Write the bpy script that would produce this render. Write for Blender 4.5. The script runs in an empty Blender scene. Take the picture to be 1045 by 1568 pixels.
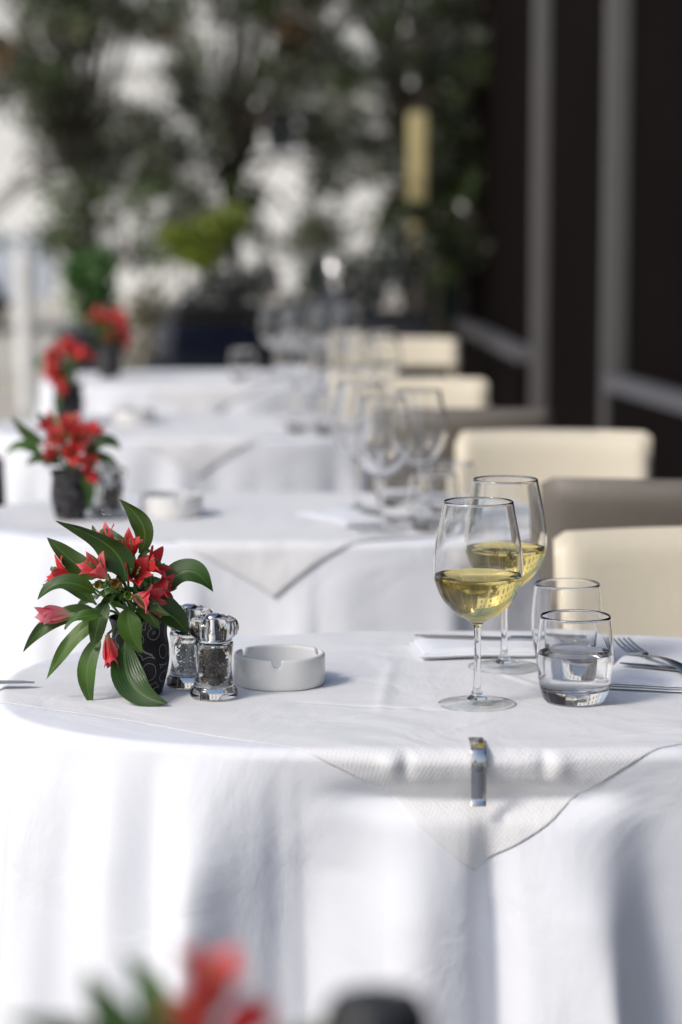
import bpy, bmesh, math, random
import numpy as np
from mathutils import Vector, noise
R=math.radians
random.seed(7); rng=np.random.default_rng(7)
scene=bpy.context.scene
# ---------------------------------------------------------------- helpers
def link(o,parent=None):
    scene.collection.objects.link(o)
    if parent: o.parent=parent
    return o
def empty(name,loc=(0,0,0),rot=0,scale=1):
    e=bpy.data.objects.new(name,None); e.empty_display_size=.05
    e.location=loc; e.rotation_euler=(0,0,rot); e.scale=(scale,)*3
    return link(e)
def mk(name,verts,faces,mat=None,parent=None,smooth=True,loc=(0,0,0),merge=0,sharp=None,uvs=None,cols=None,rot=(0,0,0)):
    me=bpy.data.meshes.new(name)
    me.from_pydata([tuple(v) for v in verts],[],[tuple(f) for f in faces])
    if uvs is not None:
        l=me.uv_layers.new(name="UVMap"); idx=np.zeros(len(me.loops),dtype=np.int32)
        me.loops.foreach_get("vertex_index",idx)
        l.data.foreach_set("uv",np.asarray(uvs,dtype=np.float32)[idx].ravel())
    if cols is not None:
        a=me.color_attributes.new("Col",'FLOAT_COLOR','POINT')
        a.data.foreach_set("color",np.asarray(cols,dtype=np.float32).ravel())
    if merge:
        b=bmesh.new(); b.from_mesh(me); bmesh.ops.remove_doubles(b,verts=b.verts,dist=merge); b.to_mesh(me); b.free()
    if mat:
        me.materials.append(mat)
    if smooth:
        me.polygons.foreach_set("use_smooth",[True]*len(me.polygons))
        if sharp: me.set_sharp_from_angle(angle=R(sharp))
    me.update()
    o=bpy.data.objects.new(name,me); o.location=loc; o.rotation_euler=rot
    return link(o,parent)
def prof(pts,k=6):
    out=[]; n=len(pts)
    for i in range(n-1):
        p0=pts[max(i-1,0)];p1=pts[i];p2=pts[i+1];p3=pts[min(i+2,n-1)]
        for j in range(k):
            t=j/k
            out.append(tuple(max(0,.5*((2*p1[a])+(-p0[a]+p2[a])*t+(2*p0[a]-5*p1[a]+4*p2[a]-p3[a])*t*t+(-p0[a]+3*p1[a]-3*p2[a]+p3[a])*t**3)) for a in (0,1)))
    out.append(pts[-1]); return out
def lathe_data(pf,S=64,off=0,zfun=None):
    V=[];F=[]
    for (r,z) in pf:
        for j in range(S):
            t=2*math.pi*j/S
            zz=z if zfun is None else zfun(r,z,t)
            V.append((r*math.cos(t),r*math.sin(t),zz))
    for i in range(len(pf)-1):
        for j in range(S):
            k=(j+1)%S
            F.append((off+i*S+j,off+i*S+k,off+(i+1)*S+k,off+(i+1)*S+j))
    return V,F
def lathe(name,pfs,mat,parent=None,S=64,sharp=40,zfun=None,loc=(0,0,0)):
    if not isinstance(pfs[0],list): pfs=[pfs]
    V=[];F=[]
    for pf in pfs:
        v,f=lathe_data(pf,S,len(V),zfun); V+=v;F+=f
    return mk(name,V,F,mat,parent,merge=1e-6,sharp=sharp,loc=loc)
def box_data(x0,x1,y0,y1,z0,z1):
    V=[(x0,y0,z0),(x1,y0,z0),(x1,y1,z0),(x0,y1,z0),(x0,y0,z1),(x1,y0,z1),(x1,y1,z1),(x0,y1,z1)]
    F=[(0,3,2,1),(4,5,6,7),(0,1,5,4),(1,2,6,5),(2,3,7,6),(3,0,4,7)]
    return V,F
def boxes(name,lst,mat,parent=None,bevel=0,seg=3,loc=(0,0,0),rot=(0,0,0)):
    V=[];F=[]
    for b in lst:
        v,f=box_data(*b); o=len(V); V+=v; F+=[tuple(i+o for i in q) for q in f]
    ob=mk(name,V,F,mat,parent,smooth=bevel>0,loc=loc,rot=rot)
    if bevel:
        bm=bmesh.new(); bm.from_mesh(ob.data)
        bmesh.ops.bevel(bm,geom=bm.edges[:],offset=bevel,segments=seg,affect='EDGES',profile=.5)
        bm.to_mesh(ob.data); bm.free()
        ob.data.polygons.foreach_set("use_smooth",[True]*len(ob.data.polygons))
        ob.data.set_sharp_from_angle(angle=R(50))
    return ob
def ribbon_data(pts,thick,up=Vector((0,0,1)),off=0):
    V=[];F=[];n=len(pts)
    for i,p in enumerate(pts):
        a=Vector(pts[max(i-1,0)][:3]);b=Vector(pts[min(i+1,n-1)][:3])
        t=(b-a).normalized(); s=t.cross(up)
        if s.length<1e-4: s=Vector((1,0,0))
        s.normalize(); nn=s.cross(t); c=Vector(p[:3]); w=p[3]/2; h=thick/2
        V+=[c-s*w-nn*h*.5,c-s*w*.6-nn*h,c+s*w*.6-nn*h,c+s*w-nn*h*.5,c+s*w+nn*h*.5,c+s*w*.6+nn*h,c-s*w*.6+nn*h,c-s*w+nn*h*.5]
    for i in range(n-1):
        for j in range(8):
            k=(j+1)%8
            F.append((off+i*8+j,off+(i+1)*8+j,off+(i+1)*8+k,off+i*8+k))
    F.append(tuple(off+j for j in range(8))); F.append(tuple(off+(n-1)*8+7-j for j in range(8)))
    return V,F
def ribbons(name,lst,thick,mat,parent=None,up=Vector((0,0,1)),**k):
    V=[];F=[]
    for p in lst:
        v,f=ribbon_data(p,thick,up,len(V)); V+=v;F+=f
    return mk(name,V,F,mat,parent,sharp=50,**k)
def tube_data(pts,rad,S=8,off=0):
    V=[];F=[];n=len(pts)
    for i,p in enumerate(pts):
        a=Vector(pts[max(i-1,0)]);b=Vector(pts[min(i+1,n-1)]); t=(b-a).normalized()
        s=t.cross(Vector((.13,.97,.2))).normalized(); u=s.cross(t)
        r=rad(i/(n-1)) if callable(rad) else rad
        for j in range(S):
            q=2*math.pi*j/S; V.append(Vector(p)+s*r*math.cos(q)+u*r*math.sin(q))
    for i in range(n-1):
        for j in range(S):
            k=(j+1)%S; F.append((off+i*S+j,off+i*S+k,off+(i+1)*S+k,off+(i+1)*S+j))
    F.append(tuple(off+j for j in range(S))); F.append(tuple(off+(n-1)*S+j for j in range(S)))
    return V,F
def dup(e,name,loc,rot=0,scale=1,skip=()):
    n=empty(name,loc,rot,scale)
    for c in e.children:
        if any(c.name.startswith(s) for s in skip): continue
        d=c.copy(); link(d,n)
    return n
# ---------------------------------------------------------------- materials
def newmat(name):
    m=bpy.data.materials.new(name); m.use_nodes=True; nt=m.node_tree
    return m,nt,nt.nodes["Principled BSDF"]
def N(nt,t,**k):
    n=nt.nodes.new(t)
    for a,b in k.items():
        if a in n.inputs.keys(): n.inputs[a].default_value=b
        else: setattr(n,a,b)
    return n
def simple(name,col,rough=.6,metal=0,var=.12,scale=8,bump=0,bscale=60,spec=.5,sheen=0,trans=0):
    m,nt,p=newmat(name)
    tc=N(nt,'ShaderNodeTexCoord')
    nz=N(nt,'ShaderNodeTexNoise',Scale=scale,Detail=5.0)
    nt.links.new(tc.outputs['Object'],nz.inputs['Vector'])
    mx=N(nt,'ShaderNodeMix',data_type='RGBA')
    mx.inputs[6].default_value=(*[c*(1-var) for c in col],1); mx.inputs[7].default_value=(*[min(1,c*(1+var)) for c in col],1)
    nt.links.new(nz.outputs['Fac'],mx.inputs[0]); nt.links.new(mx.outputs[2],p.inputs['Base Color'])
    p.inputs['Roughness'].default_value=rough; p.inputs['Metallic'].default_value=metal
    p.inputs['Specular IOR Level'].default_value=spec; p.inputs['Sheen Weight'].default_value=sheen
    if bump:
        n2=N(nt,'ShaderNodeTexNoise',Scale=bscale,Detail=6.0); nt.links.new(tc.outputs['Object'],n2.inputs['Vector'])
        b=N(nt,'ShaderNodeBump',Strength=bump,Distance=.01); nt.links.new(n2.outputs['Fac'],b.inputs['Height']); nt.links.new(b.outputs[0],p.inputs['Normal'])
    return m
def cloth_mat(name,col,waffle=0.0):
    m,nt,p=newmat(name)
    p.inputs['Base Color'].default_value=(*col,1); p.inputs['Roughness'].default_value=.85
    p.inputs['Specular IOR Level'].default_value=.25; p.inputs['Sheen Weight'].default_value=.10
    tc=N(nt,'ShaderNodeTexCoord')
    n1=N(nt,'ShaderNodeTexNoise',Scale=6.0,Detail=4.0,Distortion=.8); nt.links.new(tc.outputs['Object'],n1.inputs['Vector'])
    b1=N(nt,'ShaderNodeBump',Strength=.5,Distance=.015); nt.links.new(n1.outputs['Fac'],b1.inputs['Height'])
    n2=N(nt,'ShaderNodeTexNoise',Scale=420.0,Detail=2.0); nt.links.new(tc.outputs['Object'],n2.inputs['Vector'])
    b2=N(nt,'ShaderNodeBump',Strength=.25,Distance=.001); nt.links.new(n2.outputs['Fac'],b2.inputs['Height']); nt.links.new(b1.outputs[0],b2.inputs['Normal'])
    last=b2
    if waffle:
        w1=N(nt,'ShaderNodeTexWave',Scale=80.0,wave_type='BANDS',bands_direction='X'); w2=N(nt,'ShaderNodeTexWave',Scale=80.0,wave_type='BANDS',bands_direction='Y')
        mp=N(nt,'ShaderNodeMapping'); mp.inputs['Rotation'].default_value=(0,0,R(35)); nt.links.new(tc.outputs['UV'],mp.inputs['Vector'])
        nt.links.new(mp.outputs[0],w1.inputs['Vector']); nt.links.new(mp.outputs[0],w2.inputs['Vector'])
        ma=N(nt,'ShaderNodeMath',operation='ADD'); nt.links.new(w1.outputs['Fac'],ma.inputs[0]); nt.links.new(w2.outputs['Fac'],ma.inputs[1])
        b3=N(nt,'ShaderNodeBump',Strength=waffle,Distance=.0006); nt.links.new(ma.outputs[0],b3.inputs['Height']); nt.links.new(b2.outputs[0],b3.inputs['Normal'])
        last=b3
    nt.links.new(last.outputs[0],p.inputs['Normal'])
    return m
def glass(name,col=(1,1,1),ior=1.45,rough=0):
    m=bpy.data.materials.new(name); m.use_nodes=True; nt=m.node_tree; nt.nodes.clear()
    g=N(nt,'ShaderNodeBsdfGlass',IOR=ior,Roughness=rough); g.inputs['Color'].default_value=(*col,1)
    o=N(nt,'ShaderNodeOutputMaterial'); nt.links.new(g.outputs[0],o.inputs[0]); return m
M_cloth=cloth_mat("linen_cloth",(.85,.865,.90))
M_top=cloth_mat("damask_paper_cloth",(.835,.83,.83),.20)
M_glass=glass("clear_glass",(1,1,1))
def thin_glass():
    m=bpy.data.materials.new("thin_glass_sheet"); m.use_nodes=True; nt=m.node_tree; nt.nodes.clear()
    t=N(nt,'ShaderNodeBsdfTransparent'); g=N(nt,'ShaderNodeBsdfGlossy',Roughness=.02); f=N(nt,'ShaderNodeLayerWeight',Blend=.5)
    mx=N(nt,'ShaderNodeMixShader'); o=N(nt,'ShaderNodeOutputMaterial'); t.inputs[0].default_value=(.97,.98,.98,1)
    pw=N(nt,'ShaderNodeMath',operation='POWER'); pw.inputs[1].default_value=5; nt.links.new(f.outputs['Facing'],pw.inputs[0])
    ml=N(nt,'ShaderNodeMath',operation='MULTIPLY_ADD'); ml.inputs[1].default_value=.6; ml.inputs[2].default_value=.05; nt.links.new(pw.outputs[0],ml.inputs[0])
    nt.links.new(ml.outputs[0],mx.inputs[0]); nt.links.new(t.outputs[0],mx.inputs[1]); nt.links.new(g.outputs[0],mx.inputs[2]); nt.links.new(mx.outputs[0],o.inputs[0]); return m
M_thin=thin_glass()
M_wine=glass("white_wine",(1.0,.915,.57),1.34)
M_water=glass("water",(1,1,1),1.33)
M_ceramic=simple("white_ceramic",(.80,.79,.76),.22,var=.02)
M_chrome=simple("chrome",(.66,.65,.64),.16,1,.1,30)
M_steel=simple("steel",(.5,.49,.48),.25,1,.1,30)
M_cream=simple("cream_leather",(.78,.70,.54),.5,var=.06,bump=.1)
M_taupe=simple("taupe_leather",(.17,.15,.125),.5,var=.1,bump=.1)
M_darkchair=simple("black_wood",(.015,.014,.014),.4)
M_wood=simple("dark_wood",(.06,.04,.03),.5)
M_facade=simple("dark_panel",(.0065,.0042,.0042),.9,var=.3,scale=2,spec=.05)
M_post=simple("grey_aluminium",(.13,.125,.125),.6,0,.12,3,spec=.3)
M_sill=simple("grey_stone",(.11,.11,.12),.7)
M_pepper=simple("peppercorn",(.035,.018,.010),.7,var=.7,scale=300)
M_salt=simple("salt",(.8,.8,.78),.7)
def vase_mat():
    m,nt,p=newmat("black_vase_with_silver_scrolls")
    tc=N(nt,'ShaderNodeTexCoord')
    nz=N(nt,'ShaderNodeTexNoise',Scale=30.0); nt.links.new(tc.outputs['Object'],nz.inputs['Vector'])
    mxv=N(nt,'ShaderNodeMix',data_type='RGBA'); mxv.inputs[0].default_value=.012
    nt.links.new(tc.outputs['Object'],mxv.inputs[6]); nt.links.new(nz.outputs['Color'],mxv.inputs[7])
    vo=N(nt,'ShaderNodeTexVoronoi',Scale=55.0); nt.links.new(mxv.outputs[2],vo.inputs['Vector'])
    a=N(nt,'ShaderNodeMath',operation='MULTIPLY'); a.inputs[1].default_value=19; nt.links.new(vo.outputs['Distance'],a.inputs[0])
    s=N(nt,'ShaderNodeMath',operation='SINE'); nt.links.new(a.outputs[0],s.inputs[0])
    g=N(nt,'ShaderNodeMath',operation='GREATER_THAN'); g.inputs[1].default_value=.93; nt.links.new(s.outputs[0],g.inputs[0])
    mx=N(nt,'ShaderNodeMix',data_type='RGBA'); mx.inputs[6].default_value=(.008,.007,.009,1); mx.inputs[7].default_value=(.22,.21,.22,1)
    nt.links.new(g.outputs[0],mx.inputs[0]); nt.links.new(mx.outputs[2],p.inputs['Base Color'])
    p.inputs['Roughness'].default_value=.5; p.inputs['Specular IOR Level'].default_value=.35
    return m
M_vase=vase_mat()
def thin_trans(nt,p,colsock,fac):
    tr=N(nt,'ShaderNodeBsdfTranslucent'); nt.links.new(colsock,tr.inputs[0])
    ms=N(nt,'ShaderNodeMixShader'); ms.inputs[0].default_value=fac
    nt.links.new(p.outputs[0],ms.inputs[1]); nt.links.new(tr.outputs[0],ms.inputs[2]); nt.links.new(ms.outputs[0],nt.nodes['Material Output'].inputs[0])
def leaf_mat():
    m,nt,p=newmat("alstroemeria_leaf")
    tc=N(nt,'ShaderNodeTexCoord')
    sp=N(nt,'ShaderNodeSeparateXYZ'); nt.links.new(tc.outputs['UV'],sp.inputs[0])
    a=N(nt,'ShaderNodeMath',operation='MULTIPLY'); a.inputs[1].default_value=75; nt.links.new(sp.outputs[0],a.inputs[0])
    s=N(nt,'ShaderNodeMath',operation='SINE'); nt.links.new(a.outputs[0],s.inputs[0])
    nz=N(nt,'ShaderNodeTexNoise',Scale=28.0,Detail=4.0); nt.links.new(tc.outputs['Object'],nz.inputs['Vector'])
    mx=N(nt,'ShaderNodeMix',data_type='RGBA'); mx.inputs[6].default_value=(.018,.065,.008,1); mx.inputs[7].default_value=(.09,.20,.035,1)
    nt.links.new(nz.outputs['Fac'],mx.inputs[0]); 
    at=N(nt,'ShaderNodeAttribute',attribute_name="Col")
    m2=N(nt,'ShaderNodeMix',data_type='RGBA',blend_type='MULTIPLY'); m2.inputs[0].default_value=1
    nt.links.new(mx.outputs[2],m2.inputs[6]); nt.links.new(at.outputs['Color'],m2.inputs[7])
    ab=N(nt,'ShaderNodeMath',operation='SUBTRACT'); ab.inputs[1].default_value=.5; nt.links.new(sp.outputs[0],ab.inputs[0])
    ab2=N(nt,'ShaderNodeMath',operation='ABSOLUTE'); nt.links.new(ab.outputs[0],ab2.inputs[0])
    lt=N(nt,'ShaderNodeMapRange'); lt.inputs[1].default_value=.015; lt.inputs[2].default_value=.05; lt.inputs[3].default_value=.55; lt.inputs[4].default_value=0; nt.links.new(ab2.outputs[0],lt.inputs[0])
    m3=N(nt,'ShaderNodeMix',data_type='RGBA'); m3.inputs[7].default_value=(.14,.26,.07,1); nt.links.new(lt.outputs[0],m3.inputs[0]); nt.links.new(m2.outputs[2],m3.inputs[6])
    nt.links.new(m3.outputs[2],p.inputs['Base Color'])
    b=N(nt,'ShaderNodeBump',Strength=.2,Distance=.0005); nt.links.new(s.outputs[0],b.inputs['Height']); nt.links.new(b.outputs[0],p.inputs['Normal'])
    p.inputs['Roughness'].default_value=.36; p.inputs['Specular IOR Level'].default_value=.5
    thin_trans(nt,p,m3.outputs[2],.25)
    return m
M_leaf=leaf_mat()
def petal_mat():
    m,nt,p=newmat("red_petal")
    tc=N(nt,'ShaderNodeTexCoord'); sp=N(nt,'ShaderNodeSeparateXYZ'); nt.links.new(tc.outputs['UV'],sp.inputs[0])
    cr=N(nt,'ShaderNodeValToRGB'); e=cr.color_ramp.elements
    e[0].position=0; e[0].color=(.40,.28,.10,1); e[1].position=1; e[1].color=(.80,.10,.10,1)
    x=e.new(.25); x.color=(.74,.11,.08,1); x=e.new(.7); x.color=(.78,.042,.052,1)
    nt.links.new(sp.outputs[1],cr.inputs[0])
    at=N(nt,'ShaderNodeAttribute',attribute_name="Col")
    m2=N(nt,'ShaderNodeMix',data_type='RGBA',blend_type='MULTIPLY'); m2.inputs[0].default_value=1
    nt.links.new(cr.outputs[0],m2.inputs[6]); nt.links.new(at.outputs['Color'],m2.inputs[7]); nt.links.new(m2.outputs[2],p.inputs['Base Color'])
    p.inputs['Roughness'].default_value=.5; p.inputs['Specular IOR Level'].default_value=.3
    thin_trans(nt,p,m2.outputs[2],.35)
    return m
M_petal=petal_mat()
def foliage_mat():
    m,nt,p=newmat("tree_foliage")
    at=N(nt,'ShaderNodeAttribute',attribute_name="Col"); nt.links.new(at.outputs['Color'],p.inputs['Base Color'])
    p.inputs['Roughness'].default_value=.22
    thin_trans(nt,p,at.outputs['Color'],.3)
    return m
M_fol=foliage_mat()
M_stem=simple("green_stem",(.09,.17,.04),.5)
M_bark=simple("bark",(.07,.055,.04),.9,bump=.5)
# ---------------------------------------------------------------- tables and cloths
ZT=.75; RHO=.012
class Tab:
    def __init__(s,cx,cy,a,b,n,seed,special=False):
        s.cx,s.cy,s.a,s.b,s.n,s.special=cx,cy,a,b,n,special
        r=random.Random(seed)
        th=np.linspace(-math.pi,math.pi,3001); rr=(np.abs(np.cos(th)/a)**n+np.abs(np.sin(th)/b)**n)**(-1/n)
        x=rr*np.cos(th); y=rr*np.sin(th); ds=np.hypot(np.diff(x),np.diff(y))
        s.th=th; s.S=np.concatenate([[0],np.cumsum(ds)]); s.L=s.S[-1]
        s.m=round(s.L/.19); s.m2=round(s.L/.45); s.m3=round(s.L/.10)
        s.ph=[r.uniform(0,6.28) for _ in range(8)]
    def r(s,t): return (abs(math.cos(t)/s.a)**s.n+abs(math.sin(t)/s.b)**s.n)**(-1/s.n)
    def surf(s,t,d,off=0,extra=0):
        r=s.r(t); c,si=math.cos(t),math.sin(t); x=r*c; y=r*si
        nx=math.copysign(abs(x/s.a)**(s.n-1)/s.a,x); ny=math.copysign(abs(y/s.b)**(s.n-1)/s.b,y)
        l=math.hypot(nx,ny); nx/=l; ny/=l
        arc=RHO*math.pi/2
        if d<arc:
            q=d/RHO; h=RHO*math.sin(q)+off*math.sin(q); z=ZT-RHO*(1-math.cos(q))+off*math.cos(q); tt=0
        else:
            dd=d-arc; tt=dd/.5; h=RHO+off; z=ZT-RHO-dd*.985
        sh=0
        if d>0:
            S=float(np.interp(t,s.th,s.S)); w=2*math.pi*S/s.L
            a1=s.m*w+s.ph[0]+.9*tt*math.sin(s.m2*w+s.ph[5])
            amp=.55+.45*math.sin(s.m2*w+s.ph[2])
            F=math.sin(a1+.6*math.sin(a1+s.ph[1]))*amp+.35*math.sin(s.m2*w+s.ph[3])
            a3=.5*s.m3*w+s.ph[6]+.6*math.sin(s.m2*w+s.ph[7])
            F+=.50*(2*math.sqrt(math.sin(a3)**2+.02)-1.2)*(.2+.8*math.sin(s.m2*w+s.ph[4])**4)
            grow=min(1,tt*1.3)**.8 if tt>0 else 0
            h+=.045*tt+.024*grow*F+extra*min(1,tt*6)
            h+=.010*grow*noise.noise(Vector((x*11,y*11,z*3)))
            sh=.014*grow*math.sin(a1+1.1)
            if s.special:
                g=min(1,max(0,d-.05)/.12)
                h+=-.024*g*math.exp(-((x-.006-.03*tt)/.015)**2)+.012*g*math.exp(-((x+.045)/.04)**2)+.020*g*math.exp(-((x-.07-.10*tt)/.045)**2)
                g2=min(1,max(0,d-.01)/.12)
                h+=.024*g2*(math.exp(-((x+.255+.02*tt)/.05)**2)-.9*math.exp(-((x+.14+.05*tt)/.055)**2))
                for xx,am,wd in ((-.445,.012,.016),(-.40,-.010,.018),(-.355,.012,.018),(-.315,-.012,.016),(-.195,-.006,.012)):
                    if y<0: h+=am*g2*math.exp(-((x-xx-.04*tt*(xx+.2))/wd)**2)
                e=math.exp(-(abs(x)/.130)**4)
                h-=.024*e*math.exp(-((d-.054)/.014)**2)
                h+=.006*e*math.exp(-((d-.016)/.012)**2)
                for xx,k in ((-.072,1),(.062,-1)):
                    h-=.004*math.exp(-((x-xx)/.007)**2)*math.exp(-((d-.018)/.016)**2)
                    h+=.004*math.exp(-((x-xx+k*.014)/.010)**2)*math.exp(-((d-.018)/.016)**2)
        return (x+nx*h-ny*sh,y+ny*h+nx*sh,z)
def ridge(x,y,x0,y0,x1,y1,w):
    dx,dy=x1-x0,y1-y0; L=dx*dx+dy*dy; t=((x-x0)*dx+(y-y0)*dy)/L
    tc=min(1,max(0,t)); d=math.hypot(x-x0-tc*dx,y-y0-tc*dy)
    return math.exp(-(d/w)**2)*math.sin(math.pi*min(1,max(0,t)))
def make_table(cx,cy,seed,special=False,a=.50,b=.32,n=2.7,dx=.63,dy=.445,segs=300):
    T=Tab(cx,cy,a,b,n,seed,special)
    tb=empty("dining_table",(cx,cy,0))
    S=96
    V=[];F=[]
    for z in (ZT-.035,ZT-.006):
        for j in range(S):
            t=2*math.pi*j/S; r=T.r(t)*.925; V.append((r*math.cos(t),r*math.sin(t),z))
    F=[(j,(j+1)%S,S+(j+1)%S,S+j) for j in range(S)]+[tuple(range(S-1,-1,-1)),tuple(range(S,2*S))]
    mk("tabletop",V,F,M_wood,tb,smooth=False)
    lathe("pedestal",[(0,.0),(.22,.0),(.22,.012),(.06,.03),(.03,.06),(.028,.66),(.1,.70),(0,.705)],M_darkchair,tb,S=32)
    V=[];F=[]; ri=[i/14 for i in range(15)]; hd=[RHO*1.57*i/7 for i in range(1,8)]
    nn=80 if special else 34
    hd+=[RHO*1.57+.62*(i/nn)**1.1 for i in range(1,nn+1)]
    for f in ri:
        for j in range(segs):
            t=-math.pi+2*math.pi*j/segs; r=T.r(t)*f
            V.append((r*math.cos(t),r*math.sin(t),ZT))
    for d in hd:
        for j in range(segs):
            t=-math.pi+2*math.pi*j/segs; V.append(T.surf(t,d))
    R_=len(ri)+len(hd)
    for i in range(R_-1):
        for j in range(segs):
            k=(j+1)%segs; F.append((i*segs+k,i*segs+j,(i+1)*segs+j,(i+1)*segs+k))
    F=[f[::-1] for f in F]
    c=mk("tablecloth",V,F,M_cloth,loc=(cx,cy,0),merge=1e-6)
    G=300 if special else 90
    V=[];UV=[]
    rr=random.Random(seed+5)
    cr=[(rr.uniform(-.4,.4),rr.uniform(-.25,.2),rr.uniform(-.4,.4),rr.uniform(-.25,.25),rr.uniform(.006,.012),rr.uniform(-.002,.002)) for _ in range(6)]
    if special: cr+=[(-.15,-.20,.08,-.06,.005,.0026),(.10,-.06,.02,.10,.006,.0014),(-.33,.02,-.12,.12,.008,.0022),(.15,-.24,.40,-.10,.01,-.0016),(-.05,-.28,.03,-.18,.007,.0015),(.10,-.29,.25,-.22,.006,.0018),(-.20,-.1,.0,-.16,.006,-.0014)]
    for i in range(G+1):
        for j in range(G+1):
            p=-1+2*i/G; q=-1+2*j/G
            x=dx*(p+q)/2; y=dy*(q-p)/2
            x+=.005*math.sin(9*p+seed)*abs(q)**6; y+=.005*math.sin(7*q+1+seed)*abs(p)**6
            UV.append((x,y))
            t=math.atan2(y,x) if (x or y) else 0; r=math.hypot(x,y); rt=T.r(t)
            m_=min(1,(1-max(abs(p),abs(q)))/.10)
            off=.0006+.0018*m_ if special else .0024
            if r<rt:
                z=ZT+off
                wr=.0016*noise.noise(Vector((x*7,y*9,seed)))+.0009*noise.noise(Vector((x*22,y*22,seed+3)))
                for c_ in cr: wr+=c_[5]*ridge(x,y,*c_[:5])
                z+=max(wr,-.0015)*(m_ if special else 1)
                V.append((x,y,z))
            else:
                m2_=min(1,(1-max(abs(p),abs(q)))/.15)
                ex=.0001+(.002+.014*max(0,noise.noise(Vector((x*6,y*6,seed)))))*min(1,(r-rt)/.05)*m2_
                V.append(T.surf(t,r-rt,off,ex))
    F=[(i*(G+1)+j,(i+1)*(G+1)+j,(i+1)*(G+1)+j+1,i*(G+1)+j+1) for i in range(G) for j in range(G)]
    o=mk("table_topper",V,F,M_top,loc=(cx,cy,0),uvs=UV)
    sm=o.modifiers.new("s",'SOLIDIFY'); sm.thickness=.0003; sm.offset=1
    return T
make_table(.135,2.632,3,True,segs=900)
make_table(-.11,4.08,11,dx=.66,dy=.41)
make_table(-.32,5.75,23,dx=.66,dy=.41)
make_table(-.40,7.35,31)
make_table(-.02,1.10,42,b=.30)
# ---------------------------------------------------------------- glassware
def wine_glass(loc,wine=True):
    e=empty("wine_glass",loc)
    outer=[(0,.0040),(.0080,.0048),(.0110,.0062),(.0112,.0072),(.0090,.0088)]+prof([(.0068,.0110),(.0042,.022),(.0036,.050),(.0038,.075),(.0055,.0865),(.012,.0915),(.026,.100),(.040,.117),(.0468,.138),(.0472,.152),(.0445,.175),(.0395,.200),(.0365,.2165)],5)
    inner=prof([(.0354,.2165),(.0384,.200),(.0434,.175),(.0461,.152),(.0457,.138),(.0388,.1185),(.0245,.102),(.011,.0945),(0,.093)],5)
    lathe("glass",outer+[(.0360,.2171)]+inner,M_glass,e,S=96,sharp=70)
    lathe("foot",[(0,.0012),(.020,.0010),(.038,.0001),(.0400,0),(.0410,.0005),(.0411,.0011),(.0404,.0016)]+prof([(.034,.0024),(.020,.0042),(.0115,.0066),(.0075,.0104)],5),M_thin,e,S=96,sharp=70)
    V=[];F=[];A=96;B=8
    for i in range(A):
        for j in range(B):
            q=2*math.pi*i/A; g_=2*math.pi*j/B; rr=.0405+.0009*math.cos(g_); V.append((rr*math.cos(q),rr*math.sin(q),.0011+.0009*math.sin(g_)))
    for i in range(A):
        for j in range(B): F.append((i*B+j,((i+1)%A)*B+j,((i+1)%A)*B+(j+1)%B,i*B+(j+1)%B))
    mk("foot_rim",V,F,M_glass,e)
    if wine:
        liq=prof([(0,.0925),(.0113,.0940),(.0250,.1013),(.0394,.118),(.0458,.1325),(.04625,.1375)],5)
        lathe("wine",liq+[(.0463,.1388),(.0455,.1383),(0,.1383)],M_wine,e,S=96,sharp=50)
    return e
WG=wine_glass((.144,2.511,ZT+.003)); wine_glass((.186,2.715,ZT+.003))
WE=wine_glass((.066,3.86,ZT+.003),False)
for l in [(.13,4.02),(.03,4.14),(-.04,5.62),(.04,5.72),(-.11,5.82),(.10,5.88),(-.13,7.15),(-.05,7.3),(-.20,7.3),(.02,7.42)]:
    dup(WE,"wine_glass",(l[0],l[1],ZT+.003))
def tumbler(loc,water=True):
    e=empty("water_tumbler",loc)
    outer=[(0,.0005),(.028,.0005)]+prof([(.0305,.001),(.0335,.004),(.0372,.016),(.0402,.036),(.0408,.054),(.0395,.074),(.0372,.0925)],5)
    inner=prof([(.0358,.0925),(.0380,.074),(.0392,.054),(.0386,.036),(.0355,.021),(.030,.0155),(.015,.0135),(0,.013)],5)
    lathe("glass",outer+[(.0365,.0932)]+inner,M_glass,e,S=96,sharp=70)
    if water:
        liq=prof([(0,.0127),(.015,.0132),(.0304,.0152),(.0360,.0208),(.0391,.036),(.0397,.0515)],5)
        lathe("water",liq+[(.0397,.0532),(.0388,.0526),(0,.0525)],M_water,e,S=96,sharp=50)
    return e
tumbler((.2486,2.527,ZT+.003)); TE=tumbler((.2600,2.745,ZT+.003),False)
for l in [(.150,3.88),(.185,4.04),(.10,4.20),(.12,5.58),(-.02,5.5),(-.09,5.56),(-.29,7.2),(-.02,7.12)]:
    dup(TE,"water_tumbler",(l[0],l[1],ZT+.003))
def ash(loc):
    e=empty("ashtray",loc)
    def zf(r,z,t):
        if z>.029:
            for t0 in (R(-92),R(28),R(148)):
                d=(t-t0+math.pi)%(2*math.pi)-math.pi
                if abs(d)<.11: z-=.008*max(0,1-(abs(d)/.11)**4)
        return z
    lathe("bowl",[(0,.002),(.045,.002),(.046,0),(.0485,0),(.0500,.002),(.0506,.006),(.0506,.018),(.0506,.031),(.0500,.0332),(.0488,.0342),(.0470,.0342),(.0458,.0330),(.0455,.030),(.0450,.016),(.042,.011),(.036,.010),(0,.010)],M_ceramic,e,S=256,sharp=60,zfun=zf)
    return e
A1=ash((-.068,2.628,ZT+.003)); dup(A1,"ashtray",(-.287,4.07,ZT+.003),R(20),1.05); dup(A1,"ashtray",(-.50,5.8,ZT+.003))
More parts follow.
